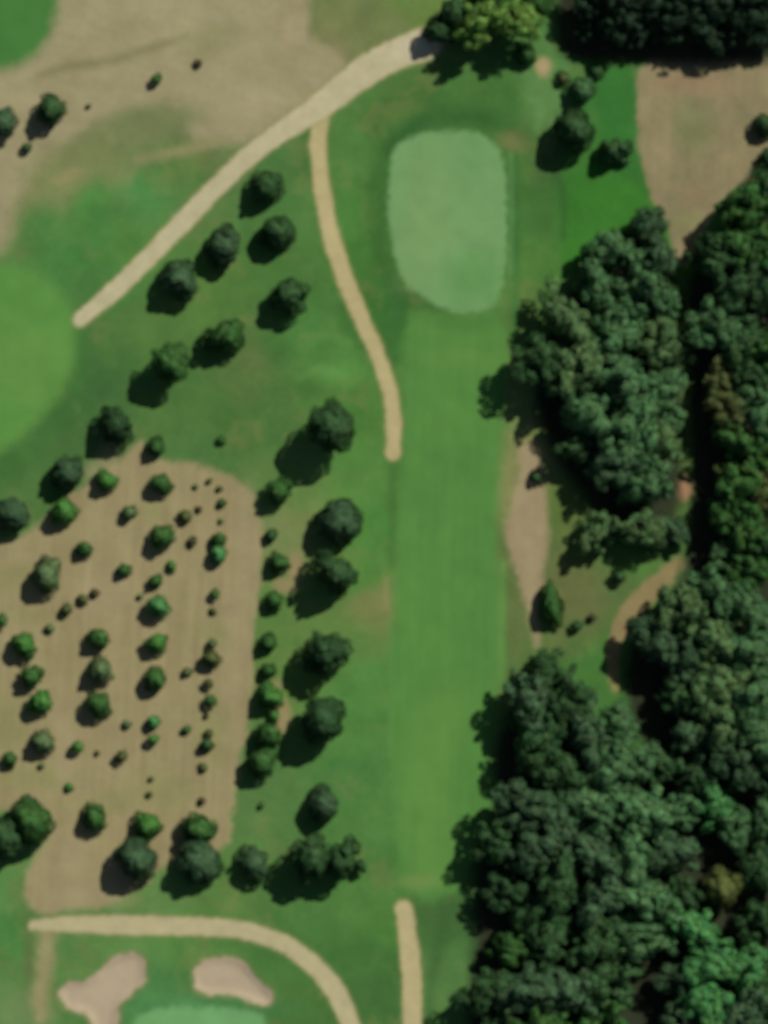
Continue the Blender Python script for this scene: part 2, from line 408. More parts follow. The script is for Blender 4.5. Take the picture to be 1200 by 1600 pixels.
M_GRASS = ground_material('rough_grass', 1.3, .16, .95, .5)
M_MOWN = ground_material('mown_grass', 1.6, .08, .9, .25)
M_DRY = ground_material('dry_grass', 1.0, .13, .95, .5)
M_SOIL = ground_material('dry_soil', 1.4, .13, .95, .45)
M_SAND = ground_material('sand', 1.2, .06, .95, .2)
M_GRAVEL = ground_material('gravel', 2.5, .10, .95, .35)
M_LITTER = ground_material('leaf_litter', 1.2, .3, .95, .6)
ZMAT = dict(ground=M_GRASS, fairway=M_MOWN, dry_meadow=M_DRY, dry_field=M_DRY, orchard_soil=M_SOIL, bare_strip=M_SOIL, dirt_track=M_SOIL,
            bare_patch=M_SOIL, woodland_floor=M_LITTER, putting_green=M_MOWN, sand_bunker=M_SAND, gravel_path=M_GRAVEL)
ZTEXT = {
    'fairway': ['pale mown turf curving past the end of the gravel path', 'mown grass beside the dry meadow', 'long straight mown fairway below the putting green'],
}


def mesh_obj(name, verts, faces, mat, colors=None, smooth_shade=False):
    me = bpy.data.meshes.new(name)
    nf, k = faces.shape
    me.vertices.add(len(verts)); me.vertices.foreach_set('co', np.ascontiguousarray(verts, np.float32).ravel())
    me.loops.add(nf * k); me.loops.foreach_set('vertex_index', np.ascontiguousarray(faces, np.int32).ravel())
    me.polygons.add(nf); me.polygons.foreach_set('loop_start', np.arange(0, nf * k, k, dtype=np.int32))
    if smooth_shade:
        me.polygons.foreach_set('use_smooth', np.ones(nf, bool))
    me.update(calc_edges=True)
    if colors is not None:
        a = me.attributes.new('albedo', 'FLOAT_COLOR', 'POINT')
        a.data.foreach_set('color', np.ascontiguousarray(np.c_[colors, np.ones(len(colors))], np.float32).ravel())
    me.materials.append(mat)
    return me


def link(name, data, parent=None):
    o = bpy.data.objects.new(name, data)
    sc.collection.objects.link(o)
    if parent is not None:
        o.parent = parent
    return o


ny, nx = PX.shape
vid = np.arange(nx * ny).reshape(ny, nx)
quads = np.stack([vid[:-1, :-1], vid[:-1, 1:], vid[1:, 1:], vid[1:, :-1]], -1).reshape(-1, 4)
fz = zone[:-1, :-1].ravel()
V = np.stack([GX, GY, Z], -1).reshape(-1, 3)
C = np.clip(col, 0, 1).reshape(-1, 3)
for zi, name in enumerate(ZONES):
    q = quads[fz == zi]
    if not len(q):
        continue
    used, inv = np.unique(q, return_inverse=True)
    v, c, q = V[used], C[used], inv.reshape(-1, 4)
    if name == 'ground':          # the same sheet runs on to the horizon
        bx, by, big = gx[-1], gy[-1], 6000.0
        xs, ys = [-big, gx[0], bx, big], [-big, gy[0], by, big]
        base = len(v)
        ext = np.array([(a, b, 0.0) for b in ys for a in xs])
        eq = np.array([[r * 4 + k, r * 4 + k + 1, r * 4 + k + 5, r * 4 + k + 4] for r in range(3) for k in range(3) if (r, k) != (1, 1)])
        v, q = np.vstack([v, ext]), np.vstack([q, eq + base])
        c = np.vstack([c, np.tile(lin((78, 112, 56)) / np.array(K), (16, 1))])
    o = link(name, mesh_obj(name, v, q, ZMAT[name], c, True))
    o['kind'] = 'structure'

# ---------------------------------------------------------------- foliage
def leaf_material():
    m = bpy.data.materials.new('foliage')
    m.use_nodes = True
    nt = m.node_tree
    N, L = nt.nodes, nt.links
    b = N['Principled BSDF']
    b.inputs['Roughness'].default_value = .75
    b.inputs['Specular IOR Level'].default_value = .2
    oi = N.new('ShaderNodeObjectInfo')
    ge = N.new('ShaderNodeNewGeometry')
    mr = N.new('ShaderNodeMapRange')
    mr.inputs['To Min'].default_value = .65; mr.inputs['To Max'].default_value = 1.4
    L.new(ge.outputs['Random Per Island'], mr.inputs['Value'])
    tc = N.new('ShaderNodeTexCoord')
    n = N.new('ShaderNodeTexNoise'); n.inputs['Scale'].default_value = 2.6; n.inputs['Detail'].default_value = 3
    L.new(tc.outputs['Object'], n.inputs['Vector'])
    hs = N.new('ShaderNodeHueSaturation')
    mr2 = N.new('ShaderNodeMapRange')
    mr2.inputs['From Min'].default_value = .35; mr2.inputs['From Max'].default_value = .65
    mr2.inputs['To Min'].default_value = .483; mr2.inputs['To Max'].default_value = .517
    L.new(n.outputs['Fac'], mr2.inputs['Value']); L.new(mr2.outputs[0], hs.inputs['Hue'])
    L.new(mr.outputs[0], hs.inputs['Value'])
    L.new(oi.outputs['Color'], hs.inputs['Color'])
    L.new(hs.outputs[0], b.inputs['Base Color'])
    tr = N.new('ShaderNodeBsdfTranslucent')
    L.new(hs.outputs[0], tr.inputs['Color'])
    mix = N.new('ShaderNodeMixShader'); mix.inputs[0].default_value = .05
    L.new(b.outputs[0], mix.inputs[1]); L.new(tr.outputs[0], mix.inputs[2])
    L.new(mix.outputs[0], N['Material Output'].inputs['Surface'])
    return m


def bark_material():
    m = bpy.data.materials.new('bark')
    m.use_nodes = True
    nt = m.node_tree
    N, L = nt.nodes, nt.links
    b = N['Principled BSDF']; b.inputs['Roughness'].default_value = .95
    n = N.new('ShaderNodeTexNoise'); n.inputs['Scale'].default_value = 6; n.inputs['Detail'].default_value = 5
    cr = N.new('ShaderNodeValToRGB')
    cr.color_ramp.elements[0].color = (.035, .026, .018, 1); cr.color_ramp.elements[1].color = (.14, .11, .08, 1)
    L.new(n.outputs['Fac'], cr.inputs[0]); L.new(cr.outputs[0], b.inputs['Base Color'])
    return m


M_LEAF, M_BARK = leaf_material(), bark_material()


def crown_mesh(name, seed, lobes, cards, size, kind='round'):
    """leaf clumps on many overlapping boughs; unit radius in plan, centred on the origin"""
    r = np.random.default_rng(seed)
    if kind == 'conifer':
        k = r.integers(0, 9, cards)
        t = (k + r.uniform(0, 1, cards) * .7) / 9.0
        a = r.uniform(0, 2 * math.pi, cards)
        arm = 1 + .28 * np.sin(a * 3 + k * 1.7 + seed) + .2 * np.sin(a * 7 + k * 2.3)
        rad = (1 - t) ** .8 * arm * np.sqrt(r.uniform(.12, 1, cards)) + .04
        p = np.stack([np.cos(a) * rad, np.sin(a) * rad, -1 + 2.3 * t - .22 * rad], -1)
        nrm = np.stack([np.cos(a) * .7, np.sin(a) * .7, np.full(cards, .8)], -1)
    else:
        flat = dict(round=.82, open=.72, bush=.75, rag=.7)[kind]
        d = r.normal(size=(lobes, 3)); d[:, 2] = np.abs(d[:, 2]) * .9 - .30
        d /= np.linalg.norm(d, axis=1)[:, None]
        ang = np.arctan2(d[:, 1], d[:, 0])
        ph = r.uniform(0, 6.28, 3)
        out = 1 + (.16 if kind in ('open', 'rag') else .09) * (np.sin(2 * ang + ph[0]) + .7 * np.sin(3 * ang + ph[1]) + .6 * np.sin(5 * ang + ph[2]))
        far = r.uniform(.58, .80, lobes) if kind != 'open' else r.uniform(.50, .86, lobes)
        cen = d * (far * out)[:, None] * np.array([1, 1, flat])
        lr = r.uniform(.16, .34, lobes) if kind != 'open' else r.uniform(.15, .34, lobes)
        if kind == 'rag':      # boughs of very different reach, with hollows between them
            far = r.uniform(.30, .98, lobes) ** .8
            cen = d * (far * out)[:, None] * np.array([1, 1, flat]) + r.normal(size=(lobes, 3)) * np.array([.05, .05, .12])
            lr = r.uniform(.15, .36, lobes)
        cen = np.vstack([cen, [[0, 0, -.05 if kind == 'rag' else 0.02]]]); lr = np.r_[lr, dict(open=.64, rag=.46).get(kind, .74)]
        stretch = np.stack([r.uniform(.9, 1.7, len(lr)), r.uniform(.6, .95, len(lr)), r.uniform(.6, .9, len(lr))], -1)
        turn = r.uniform(0, 6.28, len(lr)); ca, sa = np.cos(turn), np.sin(turn)
        P, Nn = [], []
        need = cards
        while need > 0:
            w = lr ** 2; w /= w.sum()
            li = r.choice(len(lr), need * 2, p=w)
            dd = r.normal(size=(need * 2, 3)); dd[:, 2] += .25
            dd /= np.linalg.norm(dd, axis=1)[:, None]
            rough = 1 + .10 * np.sin(dd[:, 0] * 9 + li) * np.sin(dd[:, 1] * 8 + 2 * li)
            if kind == 'rag':
                dd = dd * stretch[li]
                dd[:, :2] = np.stack([dd[:, 0] * ca[li] - dd[:, 1] * sa[li], dd[:, 0] * sa[li] + dd[:, 1] * ca[li]], -1)
            p = cen[li] + dd * (lr[li] * rough * r.uniform(.70 if kind == 'rag' else .84, 1.10, need * 2))[:, None]
            dist = np.linalg.norm(p[:, None, :] - cen[None], axis=2) / lr[None]
            dist[np.arange(len(li)), li] = 9
            ok = dist.min(1) > (.62 if kind == 'rag' else .80)
            P.append(p[ok][:need]); Nn.append(((.8 if kind == 'rag' else .32) * dd + (.45 if kind == 'rag' else 1.0) * p * np.array([1, 1, .62]) / (np.linalg.norm(p, axis=1)[:, None] + .05))[ok][:need])
            need -= len(P[-1])
        p, nrm = np.vstack(P), np.vstack(Nn)
        if kind != 'rag':      # drawn up towards the top, so the flanks stand steep
            p[:, :2] *= (1 - .36 * np.clip((p[:, 2] + .25) / 1.05, 0, 1))[:, None]
            p[:, 2] *= 1.15
        p[:, :2] /= np.percentile(np.hypot(p[:, 0], p[:, 1]), 97)
    sz = np.ones(len(p))
    if kind in ('round', 'open'):      # extra inner cards, added to block sun flecks through the crown
        q = r.normal(size=(500, 3)); q *= (.52 * r.uniform(.3, 1, 500) ** .5 / np.linalg.norm(q, axis=1))[:, None]
        p, nrm = np.vstack([p, q]), np.vstack([nrm, r.normal(size=(500, 3))])
        sz = np.r_[sz, np.full(500, 2.0)]
    nrm = nrm + r.normal(size=nrm.shape) * (.36 if kind == 'rag' else .26)
    nrm /= np.linalg.norm(nrm, axis=1)[:, None]
    t1 = np.cross(nrm, r.normal(size=nrm.shape)); t1 /= np.linalg.norm(t1, axis=1)[:, None]
    t2 = np.cross(nrm, t1)
    s = size * (sz * r.uniform(.55, 1.35, len(p)))[:, None]
    asp = r.uniform(.55, .95, len(p))[:, None]
    v = np.stack([p - t1 * s, p - t2 * s * asp, p + t1 * s, p + t2 * s * asp], 1).reshape(-1, 3)
    f = np.arange(len(v)).reshape(-1, 4)
    return mesh_obj(name, v, f, M_LEAF)


def tube(path, radii, sides=7):
    path = [Vector(p) for p in path]
    v, f = [], []
    for i, (p, rr) in enumerate(zip(path, radii)):
        t = (path[min(i + 1, len(path) - 1)] - path[max(i - 1, 0)]).normalized()
        a = t.orthogonal().normalized(); b = t.cross(a)
        for k in range(sides):
            w = 2 * math.pi * k / sides
            v.append(p + (a * math.cos(w) + b * math.sin(w)) * rr)
    for i in range(len(path) - 1):
        for k in range(sides):
            f.append((i * sides + k, i * sides + (k + 1) % sides, (i + 1) * sides + (k + 1) % sides, (i + 1) * sides + k))
    return v, f


def trunk_mesh(seed):
    """unit-height tapered trunk that forks into limbs; radii in the same unit"""
    r = random.Random(seed)
    v, f = tube([(0, 0, -.04), (0, 0, .02), (.01, .01, .3), (.02 * r.uniform(-1, 1), .02, .6), (.03, .03 * r.uniform(-1, 1), 1.0)],
                [.075, .055, .042, .034, .012])
    for k in range(6):
        a = k * 1.05 + r.uniform(-.3, .3); z0 = r.uniform(.45, .8); ln = r.uniform(.28, .42)
        p = [(.01, .01, z0), (math.cos(a) * ln * .5, math.sin(a) * ln * .5, z0 + .16), (math.cos(a) * ln, math.sin(a) * ln, z0 + r.uniform(.22, .4))]
        v2, f2 = tube(p, [.024, .017, .006], 5)
        f += [tuple(i + len(v) for i in q) for q in f2]; v += v2
    return mesh_obj('trunk', np.array([tuple(q) for q in v]), np.array(f), M_BARK, None, True)


BIG = [crown_mesh('crown', 100 + i, 44 + 5 * i, 8000, .058) for i in range(6)]
OPEN = [crown_mesh('crown', 200 + i, 40 + 4 * i, 6400, .056, 'open') for i in range(5)]
MID = [crown_mesh('crown', 300 + i, 30, 2600, .088) for i in range(5)]
SMALL = [crown_mesh('foliage', 400 + i, 16, 520, .15, 'bush') for i in range(4)]
CONE = [crown_mesh('crown', 500 + i, 0, 5200, .062, 'conifer') for i in range(3)]
RAG = [crown_mesh('crown', 600 + i, 38 + 4 * i, 7400, .050, 'rag') for i in range(8)]
TRUNKS = [trunk_mesh(i) for i in range(4)]

# leaf colours, as the sRGB their sunlit side shows
TONE = dict(
    dark=(60, 94, 52), deep=(52, 84, 47), slate=(70, 100, 65), green=(65, 107, 49), bright=(76, 130, 56), lime=(112, 150, 68),
    pale=(82, 122, 74), sage=(90, 122, 72), olive=(88, 100, 54), yellow=(104, 116, 58), brown=(84, 80, 50), fir=(44, 68, 44), fresh=(82, 144, 78), dusty=(98, 122, 76))
LEAF_GAIN = 1.0


def add_plant(kind, px, py, r_px, tone, label, group=None, tall=1.9, shape='big', zs=None, squash=1.0):
    """an Empty at the foot, with trunk and crown; px, py is where the crown's middle shows"""
    r = r_px * S
    j = random.Random(int(px * 7919 + py * 104729))
    if zs is None:
        zs = {'cone': 1.5, 'small': .9, 'mid': 1.05}.get(shape, j.uniform(1.05, 1.25))
    zs *= squash
    h = max(r * tall * dict(cone=1.0, rag=.9, small=.9).get(shape, .8), .5)
    zc = max(h - r * zs * (1.25 if shape == 'cone' else .85), r * zs * .55)
    w = to_world(px, py, zc + height1(px, py))
    z0 = height1(px, py)
    root = link(kind, None)
    root.empty_display_size = .5
    root.location = (w.x, w.y, z0)
    root.rotation_euler = (0, 0, j.uniform(0, 2 * math.pi))
    root['label'] = label
    root['category'] = {'shrub': 'shrub'}.get(kind, 'tree')
    if group:
        root['group'] = group
    lst = dict(big=BIG, open=OPEN, mid=MID, small=SMALL, cone=CONE, rag=RAG)[shape]
    c = link('foliage' if kind == 'shrub' else 'crown', j.choice(lst), root)
    c.location = (0, 0, zc)
    e = j.uniform(.84, 1.2) if shape == 'rag' else j.uniform(.95, 1.05)
    c.scale = (r * e, r / e, r * zs)
    k = j.uniform(.9, 1.1)
    t = lin(TONE[tone]) / np.array(K) * LEAF_GAIN * k
    c.color = (*t, 1)
    tk = link('stem' if kind == 'shrub' else 'trunk', j.choice(TRUNKS), root)
    wd = min(max(zc, .4), 1.6 * r + .3)
    tk.scale = (wd, wd, max(zc * 1.02, .3))
    tk.rotation_euler = (0, 0, j.uniform(0, 6.28))
    return root


ORD = ['', 'first', 'second', 'third', 'fourth', 'fifth', 'sixth', 'seventh', 'eighth', 'ninth', 'tenth', 'eleventh', 'twelfth', 'thirteenth',
       'fourteenth', 'fifteenth', 'sixteenth', 'seventeenth', 'eighteenth', 'nineteenth', 'twentieth', 'twenty-first', 'twenty-second', 'twenty-third', 'twenty-fourth', 'twenty-fifth', 'twenty-sixth', 'twenty-seventh', 'twenty-eighth', 'twenty-ninth', 'thirtieth', 'thirty-first', 'thirty-second']
WORD = dict(dark='dark green', deep='very dark green', slate='grey-green', green='green', bright='bright green', lime='yellow-green', pale='pale blue-green', sage='sage green',
            olive='olive', yellow='yellowish', brown='brownish', fir='blackish green', fresh='fresh green', dusty='dusty green')

# ---- orchard rows, each listed from the curved gravel path upwards: (x, y, radius, tone)
ROWS = [
    ('row next to the hedge', [(315, 1252, 7, 'brown'), (317, 1200, 8, 'olive'), (322, 1165, 13, 'dark'), (326, 1147, 8, 'olive'), (322, 1118, 6, 'brown'), (328, 1095, 11, 'green'),
        (325, 1068, 9, 'olive'), (328, 1030, 17, 'olive'), (331, 1006, 9, 'dusty'), (332, 955, 7, 'olive'), (335, 929, 9, 'green'), (339, 866, 17, 'fresh'), (341, 843, 14, 'green'), (345, 815, 5, 'dusty'),
        (345, 787, 8, 'dark'), (342, 764, 6, 'olive'), (326, 752, 6, 'olive')]),
    ('second row from the hedge', [(233, 1242, 6, 'olive'), (235, 1218, 5, 'olive'), (239, 1156, 11, 'bright'), (238, 1128, 13, 'fresh'), (242, 1063, 22, 'green'), (243, 1006, 20, 'bright'),
        (245, 948, 21, 'fresh'), (243, 908, 13, 'green'), (251, 840, 23, 'green'), (251, 757, 20, 'green'), (242, 699, 18, 'green')]),
    ('third row from the hedge', [(107, 1230, 8, 'bright'), (190, 1182, 11, 'olive'), (121, 1168, 11, 'bright'), (197, 1132, 8, 'dusty'), (153, 1102, 24, 'green'), (155, 1048, 24, 'dusty'),
        (153, 998, 20, 'green'), (193, 891, 13, 'green'), (201, 801, 14, 'dusty')]),
    ('row farthest from the hedge', [(15, 1188, 14, 'green'), (64, 1160, 22, 'dusty'), (62, 1098, 23, 'bright'), (47, 1058, 21, 'green'), (35, 1008, 24, 'bright'), (2, 970, 11, 'green'),
        (70, 899, 30, 'dusty'), (131, 858, 15, 'green'), (98, 801, 25, 'bright'), (164, 752, 20, 'bright')]),
]
for rname, items in ROWS:
    for i, (x, y, r, tone) in enumerate(items):
        size = 'tiny' if r < 9 else 'small' if r < 15 else 'round' if r < 22 else 'broad'
        noun = 'shrub' if r < 9 else 'orchard_tree'
        lab = f"{size} {WORD[tone]} {'shrub' if r < 9 else 'orchard tree'}, {ORD[i + 1]} from the curved gravel path, {rname}"
        add_plant(noun, x + .08 * r, y - .05 * r, r * (.94 if r > 11 else 1), tone, lab, 'orchard ' + rname, 1.3 if r < 9 else 2.05, 'small' if r < 12 else 'mid')
for i, (x, y, r, tone) in enumerate([(78, 982, 8, 'dusty'), (104, 952, 12, 'olive'), (129, 936, 10, 'olive'), (148, 926, 8, 'brown')]):
    add_plant('shrub', x, y, r, tone, f"low {WORD[tone]} shrub, {ORD[i + 1]} in a slanting line across bare orchard soil", 'slanting line of orchard shrubs', 1.6, 'small')
for x, y, r, tone, lab in [
    (292, 1140, 9, 'green', 'small green shrub alone between the two orchard rows nearest the hedge'),
    (292, 1050, 9, 'dusty', 'dusty low shrub touching the shadow of an olive orchard tree'),
    (300, 846, 9, 'brown', 'brownish sparse shrub between a broad tree and the twin trees by the hedge'),
    (290, 807, 12, 'olive', 'olive shrub on soil next to a brownish sparse shrub and a broad tree'),
    (268, 884, 10, 'bright', 'small light green shrub beside a darker orchard sapling'),
    (311, 796, 6, 'brown', 'tiny brownish tuft on the soil between an olive shrub and a dark one'),
    (305, 760, 5, 'dusty', 'tiny dusty tuft at the grass edge of the orchard soil'),
    (152, 1177, 5, 'olive', 'tiny olive tuft next to a small bright green orchard tree'),
    (65, 1197, 6, 'dusty', 'tiny dusty tuft beside a dusty round orchard tree'),
    (345, 688, 8, 'green', 'low green shrub alone on the lawn between orchard and fork trees'),
    (408, 1259, 6, 'green', 'tiny green tuft on the lawn beside the hedge end'),
    (219, 932, 6, 'dusty', 'tiny dusty tuft under a round orchard tree, on bare soil'),
]:
    add_plant('shrub', x, y, r, tone, lab, None, 1.5, 'small')

# ---- hedge of small trees on the orchard's edge, from the curved path upwards
for i, (x, y, r, tone, lab) in enumerate([
    (408, 1190, 26, 'green', 'broad dark hedge tree at the orchard corner end of the hedge'),
    (420, 1148, 22, 'green', 'green hedge tree beside the corner tree of the hedge'),
    (421, 1088, 23, 'bright', 'bright green hedge tree touching the bare patch in the hedge'),
    (418, 1048, 13, 'green', 'small dark hedge tree next to the bright green one'),
    (418, 1005, 16, 'green', 'small green hedge tree opposite the olive orchard tree'),
    (428, 940, 16, 'green', 'small hedge tree squeezed against a big dark tree'),
    (435, 880, 18, 'green', 'green hedge tree by the bare curve of soil'),
    (423, 838, 11, 'dark', 'small dark hedge shrub at the bend of the orchard soil'),
    (434, 768, 23, 'green', 'dark round hedge tree nearest the tall tree with the long shadow')]):
    add_plant('hedge_tree', x + 1, y - 1, r * 1.02, tone, lab, 'hedge trees along the orchard', 2.1, 'mid')
add_plant('shrub', 428, 1118, 11, 'bright', 'bright green low shrub in the hedge beside a bare soil patch', None, 1.2, 'small')

# ---- big trees between hedge and fairway, and the line along the curved path
for x, y, r, tone, tall, shape, lab in [
    (517, 668, 40, 'dark', 3.0, 'big', 'tall dark round tree beside the grassy mound, with a long shadow'),
    (529, 815, 37, 'slate', 1.85, 'big', 'grey-green broad round tree between hedge and fairway, nearest the long-shadowed tall tree'),
    (525, 896, 40, 'dark', 2.5, 'open', 'dark ragged tree touching the broad grey-green round tree by the fairway'),
    (508, 1022, 38, 'deep', 2.5, 'open', 'dark open-crowned tree beside the small hedge trees, level with the fairway middle'),
    (503, 1124, 38, 'deep', 2.6, 'big', 'very dark tall tree opposite the bare patch in the hedge'),
    (506, 1258, 29, 'slate', 1.85, 'big', 'grey-green smaller round tree next to the ragged pair by the path bend'),
    (532, 1344, 36, 'dark', 2.6, 'open', 'ragged dark tree at the bend of the curved path, fairway side'),
    (488, 1338, 38, 'dark', 2.6, 'open', 'ragged dark tree at the bend of the curved path, orchard side'),
    (563, 1352, 12, 'dark', 3.0, 'open', 'small leaning dark tree sticking out towards the fairway'),
    (395, 1350, 30, 'slate', 1.65, 'open', 'grey-green tree between the ragged pair and two broad dark trees'),
    (311, 1348, 37, 'slate', 1.65, 'big', 'broad grey-green tree along the curved gravel path, nearer the ragged pair'),
    (212, 1342, 35, 'slate', 1.65, 'big', 'broad grey-green tree along the curved gravel path, nearer the open soil'),
    (312, 1296, 29, 'green', 1.9, 'mid', 'dark green round tree tucked behind a broad grey-green tree'),
    (230, 1290, 25, 'bright', 1.8, 'mid', 'bright green round tree tucked behind a broad grey-green tree'),
    (148, 1278, 23, 'green', 1.9, 'mid', 'dark round tree standing alone between the orchard rows and the open soil'),
    (48, 1284, 38, 'green', 2.3, 'big', 'tall green oval tree at the orchard corner, near the worn path end'),
    (8, 1308, 36, 'dark', 2.4, 'big', 'dark tall tree leaning on the oval green corner tree'),
    (418, 292, 28, 'dark', 1.65, 'open', 'dark ragged tree in the fork of the gravel paths, nearest the fork'),
    (433, 364, 29, 'dark', 1.65, 'big', 'dark tree in the fork lawn, second from the fork beside the branch path'),
    (350, 386, 35, 'slate', 1.65, 'open', 'grey-green irregular tree between the straight path and another dark tree'),
    (280, 437, 33, 'slate', 1.65, 'big', 'grey-green round tree touching the straight gravel path near its narrow end'),
    (450, 463, 33, 'dark', 1.85, 'open', 'dark tree nearest the branch path on the fork lawn'),
    (355, 525, 36, 'green', 1.85, 'open', 'ragged green tree in the middle of the fork lawn'),
    (266, 568, 33, 'green', 2.9, 'open', 'open tall tree whose shadow leaves a gap of sunny grass'),
    (182, 664, 32, 'deep', 2.3, 'open', 'very dark spreading tree at the pointed tip of the orchard soil'),
    (104, 739, 28, 'slate', 1.65, 'big', 'grey-green dome-shaped tree by the pale turf, at the orchard edge'),
    (18, 802, 31, 'slate', 1.65, 'big', 'grey-green dome-shaped tree cut by the picture edge beside the orchard'),
]:
    if 'picture edge' in lab:
        lab = 'grey-green dome-shaped tree at the far corner of the orchard soil'
    add_plant('broadleaf_tree', x, y, r, tone, lab, None, tall, shape)

# ---- dry meadow
for x, y, r, tone, tall, shape, kind, lab in [
    (80, 170, 26, 'dark', 2.1, 'mid', 'broadleaf_tree', 'dark round tree standing alone on the dry meadow'),
    (2, 192, 27, 'slate', 2.1, 'mid', 'broadleaf_tree', 'grey-green tree at the meadow margin beyond the lone dark tree'),
    (41, 231, 9, 'dark', 1.8, 'small', 'shrub', 'small dark shrub near the lone dark tree on the meadow'),
    (244, 124, 11, 'green', 1.8, 'small', 'shrub', 'small green shrub on the dry meadow, close to a brown one'),
    (310, 99, 7, 'brown', 1.8, 'small', 'shrub', 'tiny brown shrub on the dry meadow, close to a green one'),
    (138, 166, 5, 'olive', 1.5, 'small', 'shrub', 'tiny olive tuft on the dry meadow near the lone tree'),
]:
    add_plant(kind, x, y, r, tone, lab, None, tall, shape)

# ---- lime trees at the head of the road, and the trees beside the putting green
for x, y, r, tone, tall, shape, kind, lab in [
    (748, 34, 40, 'lime', 2.5, 'rag', 'broadleaf_tree', 'yellow-green spreading tree over the head of the gravel road'),
    (806, 30, 42, 'lime', 2.5, 'rag', 'broadleaf_tree', 'yellow-green spreading tree beside the dark wood'),
    (712, 22, 30, 'dark', 2.3, 'big', 'broadleaf_tree', 'darker green tree at the road side of the yellow-green trees'),
    (770, -8, 34, 'dark', 2.2, 'big', 'broadleaf_tree', 'dark tree behind the two yellow-green spreading trees'),
    (838, 2, 26, 'green', 2.2, 'mid', 'broadleaf_tree', 'green tree between a yellow-green tree and the dark wood'),
    (686, 50, 25, 'deep', 2.3, 'open', 'broadleaf_tree', 'very dark tree standing right at the end of the gravel road'),
    (822, 84, 19, 'green', 1.9, 'mid', 'broadleaf_tree', 'small green tree beside the sandy bare patch'),
    (897, 203, 34, 'dark', 2.35, 'big', 'broadleaf_tree', 'tall dark tree beside the putting green with a strong shadow'),
    (958, 236, 28, 'dark', 2.0, 'open', 'broadleaf_tree', 'dark tree near the dry field edge, next to a taller one'),
    (910, 140, 22, 'pale', 1.5, 'open', 'broadleaf_tree', 'low grey-green tree between the dark wood and a tall dark tree'),
    (880, 122, 12, 'olive', 1.5, 'small', 'shrub', 'olive shrub beside the sandy bare patch'),
    (932, 112, 13, 'dark', 1.5, 'small', 'shrub', 'dark shrub at the edge of the dark wood by bright grass'),
    (972, 246, 14, 'pale', 1.5, 'mid', 'broadleaf_tree', 'small pale tree leaning on a dark one by the dry field'),
]:
    add_plant(kind, x, y, r, tone, lab, None, tall, shape)


# ---- woods: canopy trees, numbered outwards from a landmark one can find
def wood(where, landmark, name, kind, items, group, tall=2.2, shapes=('rag',)):
    lx, ly = landmark
    items = sorted(items, key=lambda q: math.hypot(q[0] - lx, q[1] - ly))
    for i, it in enumerate(items):
        x, y, r, tone = it[:4]
        sh = it[4] if len(it) > 4 else shapes[(i * 7 + int(x)) % len(shapes)]
        tl = it[5] if len(it) > 5 else tall
        j = random.Random(int(x * 31 + y))
        lab = f"{WORD[tone]} {where}, {ORD[i + 1]} nearest {name}"
        add_plant(kind, x, y, r * (1.0 if sh in ('cone', 'mid') else 1.2), tone, lab, group, tl * (1.0 if sh == 'cone' else j.uniform(.84, .96)), sh, None, 1.0 if sh == 'cone' else j.uniform(.85, 1.05))


wood('tall tree in the dark wood', (690, 60), 'the gravel road', 'tall_tree',
     [(925 + 25 * k + (k * 37 % 13) - 6, 47 + (k * 53 % 15) - 7, 20 + k * 29 % 6, 'fir', 'rag', 2.5) for k in range(12)] +
     [(930 + 27 * k + (k * 41 % 15) - 7, 20 + (k * 31 % 17) - 8, 23 + k * 17 % 7, 'fir', 'rag', 3.1) for k in range(11)] +
     [(940 + 31 * k + (k * 41 % 15) - 7, -10 + (k * 31 % 17) - 8, 25 + k * 17 % 7, 'fir', 'rag', 3.4) for k in range(9)],
     'tall trees of the dark wood')
wood('canopy tree in the wood facing the putting green', (700, 340), 'that green', 'broadleaf_tree',
     [(1016, 354, 27, 'slate'), (958, 392, 36, 'pale'), (1030, 402, 28, 'slate'), (935, 452, 40, 'pale'), (1010, 458, 42, 'pale'), (882, 500, 40, 'sage'), (962, 522, 46, 'pale'), (1032, 530, 34, 'sage')],
     'trees of the wood facing the putting green', 2.2)
wood('canopy tree beside the bare strip', (840, 720), 'its wooded end', 'broadleaf_tree',
     [(842, 566, 38, 'dark'), (905, 575, 44, 'sage'), (975, 598, 44, 'pale'), (1034, 606, 32, 'pale'), (920, 648, 42, 'pale'), (985, 668, 44, 'pale'), (1036, 690, 32, 'sage'), (905, 700, 30, 'dark'), (962, 726, 38, 'slate'),
      (1012, 752, 36, 'pale'), (1054, 556, 24, 'sage'), (1052, 652, 22, 'pale')],
     'trees of the wood beside the fairway', 2.3)
wood('tree on the clearing edge', (968, 980), 'the dirt track', 'broadleaf_tree',
     [(932, 832, 30, 'sage'), (1004, 826, 36, 'sage'), (1050, 828, 24, 'slate')],
     'trees on the clearing edge', 1.8)
bush = add_plant('broadleaf_tree', 862, 944, 24, 'green', 'long oval bright tree on the edge of the bare strip', None, 1.9, 'mid')
bush.rotation_euler = (0, 0, .12)
bush.scale = (.8, 1.65, 1)
for x, y, r, tone, lab in [
    (968, 901, 12, 'dark', 'small dark shrub on the clearing grass near the dirt track'),
    (902, 978, 10, 'dark', 'small dark shrub on the dry clearing grass near the bare strip'),
    (925, 964, 7, 'brown', 'tiny brownish shrub on the dry clearing grass'),
    (838, 746, 10, 'dark', 'small dark shrub on the bare strip at the wood edge'),
    (1196, 196, 20, 'dark', 'dark bush on the far margin of the dry field'),
    (1202, 246, 18, 'dark', 'dark bush on the dry field margin just outside the wood'),
]:
    add_plant('shrub', x, y, r, tone, lab, None, 2.0, 'small' if r < 15 else 'mid')
